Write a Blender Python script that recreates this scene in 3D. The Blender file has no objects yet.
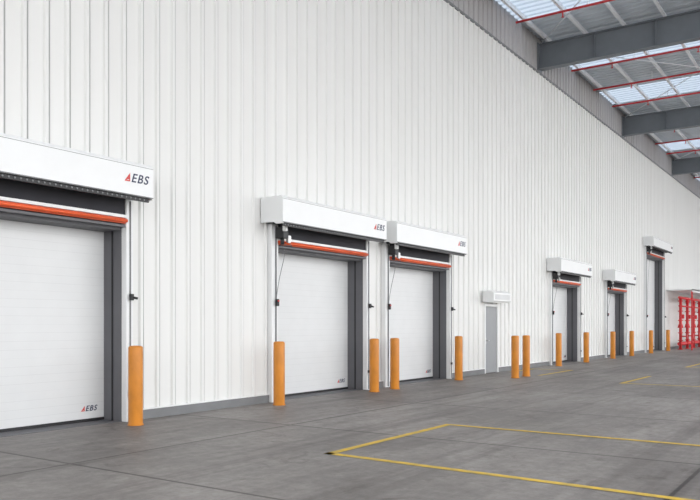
import bpy, bmesh, math, random
from mathutils import Vector, Matrix
random.seed(4)
S=bpy.context.scene
try:
    S.view_settings.view_transform='Standard'
except Exception: pass
COL=S.collection

# ---------------- materials ----------------
def mat(name,c,rough=.5,metal=0,var=.06,scale=(3,3,3),bump=0,bscale=40,c2=None,trans=0):
    m=bpy.data.materials.new(name); m.use_nodes=True
    nt=m.node_tree; N=nt.nodes; L=nt.links
    b=N['Principled BSDF']
    b.inputs['Roughness'].default_value=rough; b.inputs['Metallic'].default_value=metal
    tc=N.new('ShaderNodeTexCoord'); mp=N.new('ShaderNodeMapping'); mp.inputs['Scale'].default_value=scale
    L.new(tc.outputs['Object'],mp.inputs[0])
    no=N.new('ShaderNodeTexNoise'); no.inputs['Scale'].default_value=1; no.inputs['Detail'].default_value=6
    L.new(mp.outputs[0],no.inputs['Vector'])
    r=N.new('ShaderNodeValToRGB')
    r.color_ramp.elements[0].position=.3; r.color_ramp.elements[1].position=.7
    lo=c2 if c2 else tuple(x*(1-var) for x in c)
    r.color_ramp.elements[0].color=(*lo,1); r.color_ramp.elements[1].color=(*c,1)
    L.new(no.outputs['Fac'],r.inputs[0]); L.new(r.outputs[0],b.inputs['Base Color'])
    if bump:
        n2=N.new('ShaderNodeTexNoise'); n2.inputs['Scale'].default_value=bscale; n2.inputs['Detail'].default_value=5
        L.new(tc.outputs['Object'],n2.inputs['Vector'])
        bp=N.new('ShaderNodeBump'); bp.inputs['Strength'].default_value=bump; bp.inputs['Distance'].default_value=.02
        L.new(n2.outputs['Fac'],bp.inputs['Height']); L.new(bp.outputs[0],b.inputs['Normal'])
    if trans:
        t=N.new('ShaderNodeBsdfTranslucent'); t.inputs[0].default_value=(*c,1)
        mx=N.new('ShaderNodeMixShader'); mx.inputs[0].default_value=trans
        L.new(b.outputs[0],mx.inputs[1]); L.new(t.outputs[0],mx.inputs[2]); L.new(mx.outputs[0],N['Material Output'].inputs[0])
    return m
M_wall=mat('wall_cladding',(.765,.765,.745),.45,0,.04,(1,3,.25))
M_seamshade=mat('wall_seam_shade',(.54,.54,.53),.6)  # rib shading painted as darker grey along the seam grooves
M_up=mat('upper_cladding',(.44,.43,.435),.6,0,.12,(1,2,.3))
M_upseam=mat('upper_seam',(.2,.2,.21),.6)
M_white=mat('white_paint',(.79,.80,.795),.35,0,.03)
M_panel=mat('door_panel_white',(.71,.72,.72),.4,0,.03)
M_groove=mat('panel_groove',(.655,.665,.665),.6)
M_jamb=mat('jamb_grey',(.125,.125,.135),.55,0,.1)
M_black=mat('black_plastic',(.012,.012,.014),.45)
M_dark=mat('dark_mesh',(.03,.03,.038),.7,0,.2)
M_orange=mat('orange_bar',(.86,.12,.03),.4,0,.1)
M_boll=mat('bollard_orange',(.66,.24,.022),.42,0,.25,(6,6,3),.15,30)
M_skirt=mat('skirting_grey',(.20,.205,.21),.6,0,.15)
M_yellow=mat('yellow_floor_paint',(.82,.54,.05),.7,0,.3,(9,9,9),c2=(.50,.37,.10))
M_beam=mat('beam_grey_paint',(.165,.185,.205),.5,0,.1)
M_purlin=mat('galvanised',(.82,.85,.88),.45,.1,.08)
M_roof=mat('roof_sheet',(.62,.68,.74),.5,.1,.15,(.6,.3,1))
M_sky=mat('roof_skylight',(.24,.28,.33),.5,0,.05,trans=.6)
M_red=mat('fire_red',(.66,.035,.04),.4,0,.1)
M_redtxt=mat('logo_red',(.62,.06,.05),.5)
M_blue=mat('logo_navy',(.03,.04,.09),.5)
M_gdoor=mat('steel_door_grey',(.29,.30,.31),.5,0,.05)
M_steel=mat('steel',(.5,.5,.5),.3,.8)
M_glass=mat('lamp_diffuser',(.85,.85,.82),.3)

def floor_mat():
    m=bpy.data.materials.new('concrete_floor'); m.use_nodes=True
    nt=m.node_tree; N=nt.nodes; L=nt.links; b=N['Principled BSDF']
    tc=N.new('ShaderNodeTexCoord')
    def noise(s,d,ra=.6,sc=None,dist=0):
        n=N.new('ShaderNodeTexNoise'); n.inputs['Scale'].default_value=s; n.inputs['Detail'].default_value=d; n.inputs['Roughness'].default_value=ra
        n.inputs['Distortion'].default_value=dist
        if sc:
            mp=N.new('ShaderNodeMapping'); mp.inputs['Scale'].default_value=sc; L.new(tc.outputs['Object'],mp.inputs[0]); L.new(mp.outputs[0],n.inputs['Vector'])
        else: L.new(tc.outputs['Object'],n.inputs['Vector'])
        return n
    def ramp(src,p0,c0,p1,c1):
        r=N.new('ShaderNodeValToRGB'); e=r.color_ramp.elements
        e[0].position=p0; e[0].color=(*c0,1); e[1].position=p1; e[1].color=(*c1,1); L.new(src,r.inputs[0]); return r.outputs[0]
    def mul(a,c):
        mx=N.new('ShaderNodeMix'); mx.data_type='RGBA'; mx.blend_type='MULTIPLY'; mx.inputs[0].default_value=1
        L.new(a,mx.inputs[6]); L.new(c,mx.inputs[7]); return mx.outputs[2]
    a=noise(.5,9,.68,(1,.6,1),.4)
    col=ramp(a.outputs['Fac'],.35,(.20,.182,.170),.65,(.345,.322,.302))
    f=noise(6,9,.8); col=mul(col,ramp(f.outputs['Fac'],.35,(.72,.71,.70),.62,(1.08,1.08,1.08)))
    st=noise(1.7,6,.7,None,1.2); col=mul(col,ramp(st.outputs['Fac'],.30,(.64,.62,.61),.43,(1,1,1)))
    w=noise(.9,7,.7,(4,.5,1)); col=mul(col,ramp(w.outputs['Fac'],.4,(.88,.88,.88),.6,(1.06,1.06,1.06)))
    ty=noise(1,4,.6,(2.6,.05,1),.3); col=mul(col,ramp(ty.outputs['Fac'],.36,(.80,.79,.79),.46,(1,1,1)))
    br=N.new('ShaderNodeTexBrick'); br.offset=0; br.inputs['Scale'].default_value=1
    br.inputs['Brick Width'].default_value=5.75; br.inputs['Row Height'].default_value=3.83
    br.inputs['Mortar Size'].default_value=.028; br.inputs['Mortar Smooth'].default_value=.5
    br.inputs['Color1'].default_value=(1.04,1.04,1.04,1); br.inputs['Color2'].default_value=(.90,.90,.90,1); br.inputs['Mortar'].default_value=(.36,.35,.34,1)
    mp=N.new('ShaderNodeMapping'); mp.inputs['Location'].default_value=(3.3,2.6,0); L.new(tc.outputs['Object'],mp.inputs[0]); L.new(mp.outputs[0],br.inputs['Vector'])
    L.new(mul(col,br.outputs[0]),b.inputs['Base Color'])
    rr=N.new('ShaderNodeMapRange'); rr.inputs[3].default_value=.42; rr.inputs[4].default_value=.7; L.new(a.outputs['Fac'],rr.inputs[0]); L.new(rr.outputs[0],b.inputs['Roughness'])
    bp=N.new('ShaderNodeBump'); bp.inputs['Strength'].default_value=.2; bp.inputs['Distance'].default_value=.01
    L.new(f.outputs['Fac'],bp.inputs['Height']); L.new(bp.outputs[0],b.inputs['Normal'])
    return m
M_floor=floor_mat()

# ---------------- mesh helpers ----------------
class MB:
    def __init__(s): s.bm=bmesh.new(); s.mats=[]
    def mi(s,m):
        if m not in s.mats: s.mats.append(m)
        return s.mats.index(m)
    def box(s,x0,x1,y0,y1,z0,z1,m,bev=0):
        r=bmesh.ops.create_cube(s.bm,size=1)
        vs=r['verts']
        for v in vs: v.co=Vector(((x0+x1)/2+v.co.x*(x1-x0),(y0+y1)/2+v.co.y*(y1-y0),(z0+z1)/2+v.co.z*(z1-z0)))
        fs=set(f for v in vs for f in v.link_faces); i=s.mi(m)
        for f in fs: f.material_index=i
        if bev:
            es=list(set(e for v in vs for e in v.link_edges))
            r=bmesh.ops.bevel(s.bm,geom=es,offset=bev,segments=2,affect='EDGES')
            for f in r['faces']: f.material_index=i
    def quad(s,pts,m):
        f=s.bm.faces.new([s.bm.verts.new(p) for p in pts]); f.material_index=s.mi(m); return f
    def tube(s,p0,p1,r,m,seg=12,r2=None):
        p0=Vector(p0);p1=Vector(p1); d=p1-p0
        q=d.to_track_quat('Z','Y').to_matrix().to_4x4()
        R=bmesh.ops.create_cone(s.bm,cap_ends=True,segments=seg,radius1=r,radius2=r if r2 is None else r2,depth=d.length,matrix=Matrix.Translation((p0+p1)/2)@q)
        i=s.mi(m)
        for f in set(f for v in R['verts'] for f in v.link_faces):
            f.material_index=i
            if len(f.verts)==4: f.smooth=True
    def prism(s,prof,y0,y1,m):
        a=[s.bm.verts.new((x,y0,z)) for x,z in prof]; b=[s.bm.verts.new((x,y1,z)) for x,z in prof]
        i=s.mi(m); n=len(prof)
        for k in range(n):
            f=s.bm.faces.new((a[k],a[(k+1)%n],b[(k+1)%n],b[k])); f.material_index=i
        for l in (a,b[::-1]):
            f=s.bm.faces.new(l); f.material_index=i
    def obj(s,name,parent=None,loc=(0,0,0)):
        bmesh.ops.recalc_face_normals(s.bm,faces=s.bm.faces[:])
        me=bpy.data.meshes.new(name); s.bm.to_mesh(me); s.bm.free()
        for m in s.mats: me.materials.append(m)
        o=bpy.data.objects.new(name,me); COL.objects.link(o); o.location=loc
        if parent: o.parent=parent
        return o
def empty(name,loc=(0,0,0)):
    e=bpy.data.objects.new(name,None); COL.objects.link(e); e.location=loc; e.empty_display_size=.2; return e
def text(name,s,size,loc,m,parent,shear=.3):
    c=bpy.data.curves.new(name,'FONT'); c.body=s; c.size=size; c.extrude=.002; c.shear=shear; c.offset=size*.014
    c.space_character=1.2
    c.materials.append(m)
    o=bpy.data.objects.new(name,c); COL.objects.link(o); o.location=loc; o.rotation_euler=(math.pi/2,0,math.pi/2); o.parent=parent
    return o

# ---------------- room ----------------
Y0,Y1=-14.,76.; XR=18.
b=MB(); b.box(-1.2,60,-40,100,-.3,0,M_floor); b.obj('floor')

DOORS=[(4.11,3.75,3.0),(11.0,3.75,3.0),(15.22,3.78,3.0),(26.93,3.78,3.0),(34.2,3.8,3.0),(41.7,4.85,5.2)]
ZT=10.57; ZR=11.8
P=.34
KEYS=[(0,0,0),(.226,0,0),(.244,.038,1),(.292,.038,0),(.308,0,1),(.316,-.018,1),(.328,-.018,1),(P,0,1)]
def clad(b,y0,y1,z0,z1,m,seam,x=0.0):
    i=b.mi(m); j=b.mi(seam)
    def h(y):
        t=y-math.floor(y/P)*P
        for (a,ha,_),(c,hc,s) in zip(KEYS,KEYS[1:]):
            if a-1e-6<=t<=c+1e-6: return ha+(hc-ha)*(t-a)/(c-a)
        return 0
    ys={y0,y1}; k=math.floor(y0/P)-1
    while k*P<y1:
        for a,_,_ in KEYS[1:]:
            y=k*P+a
            if y0<y<y1: ys.add(y)
        k+=1
    ys=sorted(ys); prev=None
    for y in ys:
        hh=h(y)
        cur=(b.bm.verts.new((x+hh,y,z0)),b.bm.verts.new((x+hh,y,z1)),y)
        if prev:
            f=b.bm.faces.new((prev[0],cur[0],cur[1],prev[1]))
            mid=(y+prev[2])/2; t=mid-math.floor(mid/P)*P
            f.material_index=j if (.308<t<.335) else i
        prev=cur
b=MB()
edges=[]
for h,w,ph in DOORS: edges.append((h+.2,h+w-.03,ph+.5))
edges.append((21.35,22.4,2.15)); edges.sort()
y=Y0
for a,c,zt in edges:
    clad(b,y,a,0.0,ZT,M_wall,M_seamshade); clad(b,a,c,zt,ZT,M_wall,M_seamshade); y=c
clad(b,y,Y1,0,ZT,M_wall,M_seamshade)
y=Y0
for a,c,zt in edges:
    b.box(-.6,-.05,y,a,0,ZR,M_wall); b.box(-.6,-.05,a,c,zt,ZR,M_wall); b.box(-.62,-.55,a,c,0,zt,M_jamb); y=c
b.box(-.6,-.05,y,Y1,0,ZR,M_wall)
wl=b.obj('wall_left')
b=MB(); clad(b,Y0,Y1,ZT+.02,ZR,M_up,M_upseam)
b.box(-.005,.05,Y0,Y1,ZT-.03,ZT+.03,M_skirt)
b.obj('trim_1')
b=MB(); y=Y0
for a,c,zt in edges:
    b.box(-.03,.06,y,a,0,.15,M_skirt); b.box(-.03,.075,y,a,.15,.165,M_white); y=c
b.box(-.03,.06,y,Y1,0,.15,M_skirt); b.obj('baseboard_left')
b=MB(); b.box(-.6,XR,Y1,Y1+.3,0,ZR,M_wall)
for k in range(50): b.box(.1+k*.34,.15+k*.34,Y1-.035,Y1,0,ZR,M_wall)
b.obj('wall_far')

# ceiling
b=MB(); i=b.mi(M_roof); js=b.mi(M_sky); prev=None; yy=Y0
def is_sky(y):
    t=(y-26.2)%11.5
    return 1.6<t<3.8 or 7.4<t<9.6
while yy<Y1:
    for dy,dz in ((0,0),(.16,0),(.19,.05),(.27,.05),(.30,0)):
        z=ZR+dz
        cur=(b.bm.verts.new((-.6,yy+dy,z)),b.bm.verts.new((XR+1,yy+dy,z)))
        if prev:
            f=b.bm.faces.new((prev[0],prev[1],cur[1],cur[0])); f.material_index=js if is_sky(yy) else i
        prev=cur
    yy+=.32
b.obj('ceiling')
for n in range(8):
    yb=26.2+11.5*(n-3)
    b=MB(); zt=11.58
    b.box(.0,XR,yb-.15,yb+.15,zt-.03,zt,M_beam)
    b.box(.0,XR,yb-.15,yb+.15,10.68,10.71,M_beam)
    b.box(.0,XR,yb-.012,yb+.012,10.71,zt-.03,M_beam)
    b.box(.0,.04,yb-.2,yb+.2,10.6,11.62,M_beam)
    for k in range(1,9):
        b.box(k*2.0,k*2.0+.015,yb-.14,yb+.14,10.71,zt-.03,M_beam)
    b.box(XR-.4,XR-.36,yb-.15,yb+.15,0,10.68,M_beam); b.box(XR-.04,XR,yb-.15,yb+.15,0,10.68,M_beam); b.box(XR-.36,XR-.04,yb-.012,yb+.012,0,10.68,M_beam)
    b.obj('roof_beam')
for k in range(14):
    x=.35+k*1.3
    b=MB()
    b.box(x,x+.012,Y0,Y1,ZR-.22,ZR-.0,M_purlin); b.box(x,x+.09,Y0,Y1,ZR-.224,ZR-.21,M_purlin); b.box(x-.07,x,Y0,Y1,ZR-.012,ZR,M_purlin)
    b.obj('roof_purlin')
# sprinkler pipes
for n in range(-3,5):
    yb=26.2+11.5*n
    for d in (2.9,5.8,8.7):
        if not(Y0<yb+d<Y1-1): continue
        b=MB()
        b.tube((.25,yb+d,11.42),(XR-.5,yb+d,11.42),.04,M_red,8)
        for k in range(1,6): 
            b.tube((k*3-1.2,yb+d,11.42),(k*3-1.2,yb+d,11.25),.018,M_red,6)
            b.tube((k*3-1.2,yb+d,11.25),(k*3-1.2,yb+d,11.235),.045,M_red,8)
            b.tube((k*3-.4,yb+d,11.42),(k*3-.4,yb+d,11.78),.012,M_purlin,6)
        b.obj('sprinkler_pipe')
for n in range(-3,4):
    ya=26.2+11.5*n
    b=MB()
    b.tube((.2,ya+.3,11.5),(9,ya+11.2,11.5),.02,M_purlin,6)
    b.tube((9,ya+.3,11.52),(.2,ya+11.2,11.52),.02,M_purlin,6)
    b.obj('roof_brace')

# ---------------- dock doors ----------------
def dock_door(h,w,ph):
    e=empty('overhead_dock_door',(0,h,0))
    o0,o1=.40,w-.17
    top=ph+.45
    b=MB(); n=int(ph/.5); sh=(ph-.05)/n
    for k in range(n):
        z0=.05+k*sh
        b.box(-.44,-.40,o0,o1,z0+.0015,z0+sh-.0015,M_panel)
        for j in (1,2,3):
            zz=z0+sh*j/4; b.box(-.402,-.3997,o0,o1,zz-.003,zz+.003,M_groove)
    b.box(-.43,-.403,o0,o1,.05,ph,M_groove)
    b.box(-.44,-.39,o0,o1,0,.05,M_black)
    b.obj('door_panel',e)
    b=MB()
    b.box(-.54,.02,o0-.05,o0,0,top,M_jamb); b.box(-.54,.02,o1,o1+.05,0,top,M_jamb)
    b.box(-.54,.0,o0,o1,ph,ph+.45,M_jamb)
    b.box(-.2,-.17,o1-.012,o1,0,top,M_black)
    b.obj('jamb',e)
    b=MB()
    b.box(.0,.13,.2,o0-.0,0,top+.03,M_white,.008); b.box(.13,.155,.30,.32,0.02,top,M_skirt)
    b.box(.0,.13,o1+.012,w-.02,0,top+.03,M_white,.008); b.box(.13,.15,o1+.075,o1+.09,.02,top,M_skirt)
    b.box(-.02,.125,o0,o1,ph+.04,ph+.075,M_jamb)
    b.obj('post',e)
    b=MB()
    b.box(.06,.15,o0-.02,o1+.01,ph+.095,ph+.175,M_orange,.015)
    b.tube((.16,o0,ph+.135),(.16,o1,ph+.135),.028,M_orange,12)
    b.box(.04,.16,o0-.02,o1,ph+.18,ph+.225,M_white)
    b.obj('orange_bar',e)
    b=MB()
    b.box(.0,.10,o0-.02,o1+.02,ph+.225,ph+.52,M_dark)
    b.tube((.27,.12,ph+.6),(.27,w-.12,ph+.6),.13,M_dark,20)
    b.box(.50,.53,.05,w-.05,ph+.40,ph+.47,M_black)
    k=.12
    while k<w-.1:
        b.tube((.53,k,ph+.43),(.537,k,ph+.43),.014,M_skirt,8); k+=.085
    b.obj('roller_band',e)
    b=MB(); zb=ph+.46; zt=ph+.97
    prof=[(0.05,zt),(.53,zt),(.57,zt-.04),(.57,zb),(.55,zb),(.55,zt-.05),(.52,zt-.02),(.05,zt-.02)]
    b.prism(prof,0,w,M_white)
    for ya,yb in ((0,.02),(w-.02,w)):
        b.prism([(0.02,zt-.002),(.53,zt-.002),(.568,zt-.042),(.568,zb-.02),(.40,zb-.02),(.34,zb+.02),(.02,zb+.02)],ya-.003,yb+.003,M_white)
    b.box(.565,.575,0,w,zb,zb+.014,M_skirt)
    b.box(.565,.573,.0,w,zt-.062,zt-.056,M_skirt)
    b.obj('hood',e)
    b=MB()
    b.box(.16,.36,.27,.43,ph+.20,ph+.42,M_black,.01)
    b.box(.34,.42,.26,.34,ph+.33,ph+.46,M_white,.01)
    b.tube((.26,.36,ph+.22),(.26,.36,ph+.08),.04,M_black)
    b.box(.30,.36,.42,.52,ph+.12,ph+.26,M_steel,.01)
    b.obj('motor',e)
    b=MB()
    b.box(.155,.20,.27,.35,1.88,2.02,M_black,.008); b.tube((.2,.31,1.98),(.22,.31,1.98),.018,M_red)
    b.box(.15,.2,o1+.05,o1+.11,1.9,2.0,M_black,.006); b.tube((.18,o1+.08,1.95),(.22,o1+.16,1.93),.02,M_black)
    b.box(.14,.17,o1+.04,o1+.10,.4,.46,M_black)
    b.obj('control_box',e)
    c=bpy.data.curves.new('cable','CURVE'); c.dimensions='3D'; c.bevel_depth=.006
    for pts in (((.26,.36,ph+.1),(.30,.5,ph-.15),(.22,.33,ph-.3),(.16,.3,2.0)),((.3,.45,ph+.15),(.34,.75,ph+.0),(.25,.55,ph+.1),(.14,.38,ph+.12))):
        sp=c.splines.new('NURBS'); sp.points.add(3); sp.use_endpoint_u=True; sp.order_u=4
        for q,p in zip(sp.points,pts): q.co=(*p,1)
    c.materials.append(M_skirt); o=bpy.data.objects.new('cable',c); COL.objects.link(o); o.parent=e
    def logo(x,y,z,s,nm):
        text(nm,'EBS',s,(x,y,z),M_blue,e)
        b=MB()
        b.quad([(x,y-.30*s-s*.35,z),(x,y-.08*s,z),(x,y-.08*s,z+s*.72)],M_redtxt)
        b.quad([(x+.001,y-.50*s,z+.1*s),(x+.001,y-.2*s,z+.1*s),(x+.001,y-.2*s,z+s*.16)],M_white)
        b.obj(nm+'_mark',e)
    logo(.573,w-.43,ph+.66,.185,'hood_logo')
    logo(-.396,o1-.35,.17,.12,'panel_logo')
    b=MB(); b.box(-.54,.0,o0,o1,0,.006,M_jamb); b.obj('threshold',e)
for d in DOORS: dock_door(*d)

# ---------------- bollards ----------------
def bollard(x,y,hh=1.2,r=.108):
    bm=bmesh.new(); seg=28
    prof=[(r+.012,0),(r+.012,.015),(r,.02),(r,hh-.03),(r-.008,hh-.012),(r-.03,hh),(0,hh+.004)]
    rings=[]
    for rr,z in prof[:-1]:
        rings.append([bm.verts.new((rr*math.cos(2*math.pi*k/seg),rr*math.sin(2*math.pi*k/seg),z)) for k in range(seg)])
    for A,B in zip(rings,rings[1:]):
        for k in range(seg):
            f=bm.faces.new((A[k],A[(k+1)%seg],B[(k+1)%seg],B[k])); f.smooth=True
    c=bm.verts.new((0,0,prof[-1][1]))
    for k in range(seg): bm.faces.new((rings[-1][k],rings[-1][(k+1)%seg],c))
    bm.faces.new(rings[0][::-1])
    me=bpy.data.meshes.new('safety_bollard'); bm.to_mesh(me); bm.free(); me.materials.append(M_boll)
    o=bpy.data.objects.new('safety_bollard',me); COL.objects.link(o); o.location=(x,y,0); o.rotation_euler[2]=random.random()*6
for y in (4.1,7.56,10.95,14.3,15.2,18.6,26.8,30.1,34.0,37.3,41.3,45.5): bollard(.52,y)
bollard(1.5,20.2); bollard(1.5,21.05)

# ---------------- personnel door ----------------
e=empty('door_1',(0,21.35,0))
b=MB(); b.box(-.05,.06,0,.07,0,2.15,M_white); b.box(-.05,.06,.98,1.05,0,2.15,M_white); b.box(-.05,.06,.07,.98,2.08,2.15,M_white); b.obj('frame',e)
b=MB(); b.box(-.03,.02,.07,.98,.01,2.08,M_gdoor)
b.tube((.02,.16,1.02),(.08,.16,1.02),.012,M_steel); b.tube((.08,.16,1.02),(.08,.3,1.02),.011,M_steel); b.box(.02,.025,.13,.19,.92,1.1,M_steel)
b.box(.02,.03,.95,.98,.3,.42,M_steel); b.box(.02,.03,.95,.98,1.7,1.82,M_steel); b.obj('leaf',e)
e=empty('door_canopy_light',(0,21.3,0))
b=MB(); b.prism([(.05,2.55),(.3,2.55),(.42,2.48),(.42,2.24),(.36,2.2),(.05,2.2)],-.1,1.25,M_white); b.obj('housing',e)
b=MB(); b.box(.05,.34,0,1.15,2.185,2.2,M_glass); b.box(.42,.428,.02,1.13,2.28,2.44,M_groove); b.obj('diffuser',e)

# ---------------- floor markings ----------------
def line(b,p,q,w=.11,z=.004):
    p=Vector((*p,z));q=Vector((*q,z)); d=(q-p).normalized(); n=Vector((-d.y,d.x,0))*w/2
    p=p-d*w/2;q=q+d*w/2
    b.quad([p-n,q-n,q+n,p+n],M_yellow)
b=MB()
line(b,(4.42,7.18),(4.42,10.25)); line(b,(4.42,7.18),(14,6.8)); line(b,(4.42,10.25),(14,10.25),z=.005)
b.obj('floor_marking')
b=MB(); line(b,(4.5,19.9),(4.5,23.0)); line(b,(4.5,19.9),(7.5,19.9),z=.005); b.obj('floor_marking')
b=MB(); line(b,(4.5,28.6),(4.5,31.6)); line(b,(4.5,28.6),(7.5,28.6),z=.005); b.obj('floor_marking')
b=MB(); line(b,(1.7,21.6),(1.7,24.6)); line(b,(1.7,24.6),(.4,24.6),z=.005); line(b,(.4,24.6),(.4,22.6),z=.006); b.obj('floor_marking')

# ---------------- fire valve manifold ----------------
e=empty('fire_sprinkler_manifold')
b=MB()
for k in range(6):
    y=48.1+k*2.1; x=.7
    b.tube((x,y,0),(x,y,3.1),.085,M_red,14)
    b.tube((x,y,0),(x,y,.03),.17,M_red,14)
    for z in (.55,1.0,1.75,2.3,2.9): b.tube((x,y,z-.025),(x,y,z+.025),.15,M_red,14)
    b.tube((x,y,1.3),(x,y,1.55),.17,M_red,14,.1)
    b.tube((x,y,.8),(x+.35,y,.8),.04,M_red,10)
    b.tube((x+.35,y,.8),(x+.37,y,.8),.17,M_red,16)
    b.box(x+.06,x+.2,y-.12,y+.12,1.85,2.1,M_red,.02)
    b.tube((x+.12,y-.5,.1),(x+.12,y-.5,2.6),.03,M_red,8)
    b.tube((x+.12,y-.5,2.0),(x,y,2.0),.03,M_red,8)
b.tube((.7,47.7,.35),(.7,59,.35),.11,M_red,14); b.tube((.7,47.7,2.6),(.7,59,2.6),.05,M_red,12)
b.tube((.7,47.7,3.1),(.7,59,3.1),.08,M_red,14)
b.obj('pipework',e)
b=MB()
b.box(.1,1.5,47.3,59.6,3.5,3.57,M_white); b.box(1.45,1.5,47.3,59.6,3.40,3.60,M_white)
for y in (47.35,53.4,59.5):
    b.box(1.42,1.5,y-.04,y+.04,0,3.5,M_red)
b.obj('canopy',e)
b=MB(); b.tube((.35,59.3,0),(.35,59.3,10.3),.1,M_red,14)
for z in (1,3,5,7,9): b.tube((.35,59.3,z-.03),(.35,59.3,z+.03),.15,M_red,14); b.box(.05,.3,59.25,59.35,z+.1,z+.14,M_steel)
b.obj('riser_pipe',e)

# ---------------- light ----------------
W=bpy.data.worlds.new('World'); S.world=W; W.use_nodes=True
bg=W.node_tree.nodes['Background']; bg.inputs[0].default_value=(.98,.985,1,1); bg.inputs[1].default_value=3.6
sd=bpy.data.lights.new('sun','SUN'); sd.energy=4; sd.angle=math.radians(4); sd.color=(1,.98,.95)
so=bpy.data.objects.new('sun',sd); COL.objects.link(so)
so.rotation_euler=Vector((-.42,.1,-1)).to_track_quat('-Z','Y').to_euler(); so.location=(40,0,40)

# ---------------- camera ----------------
cd=bpy.data.cameras.new('camera'); cd.sensor_width=36; cd.lens=36*750/700; cd.shift_y=74/700; cd.clip_end=300
co=bpy.data.objects.new('camera',cd); COL.objects.link(co); co.location=(9.6,0,1.53)
co.rotation_euler=(math.pi/2,0,math.atan(511/750)); S.camera=co
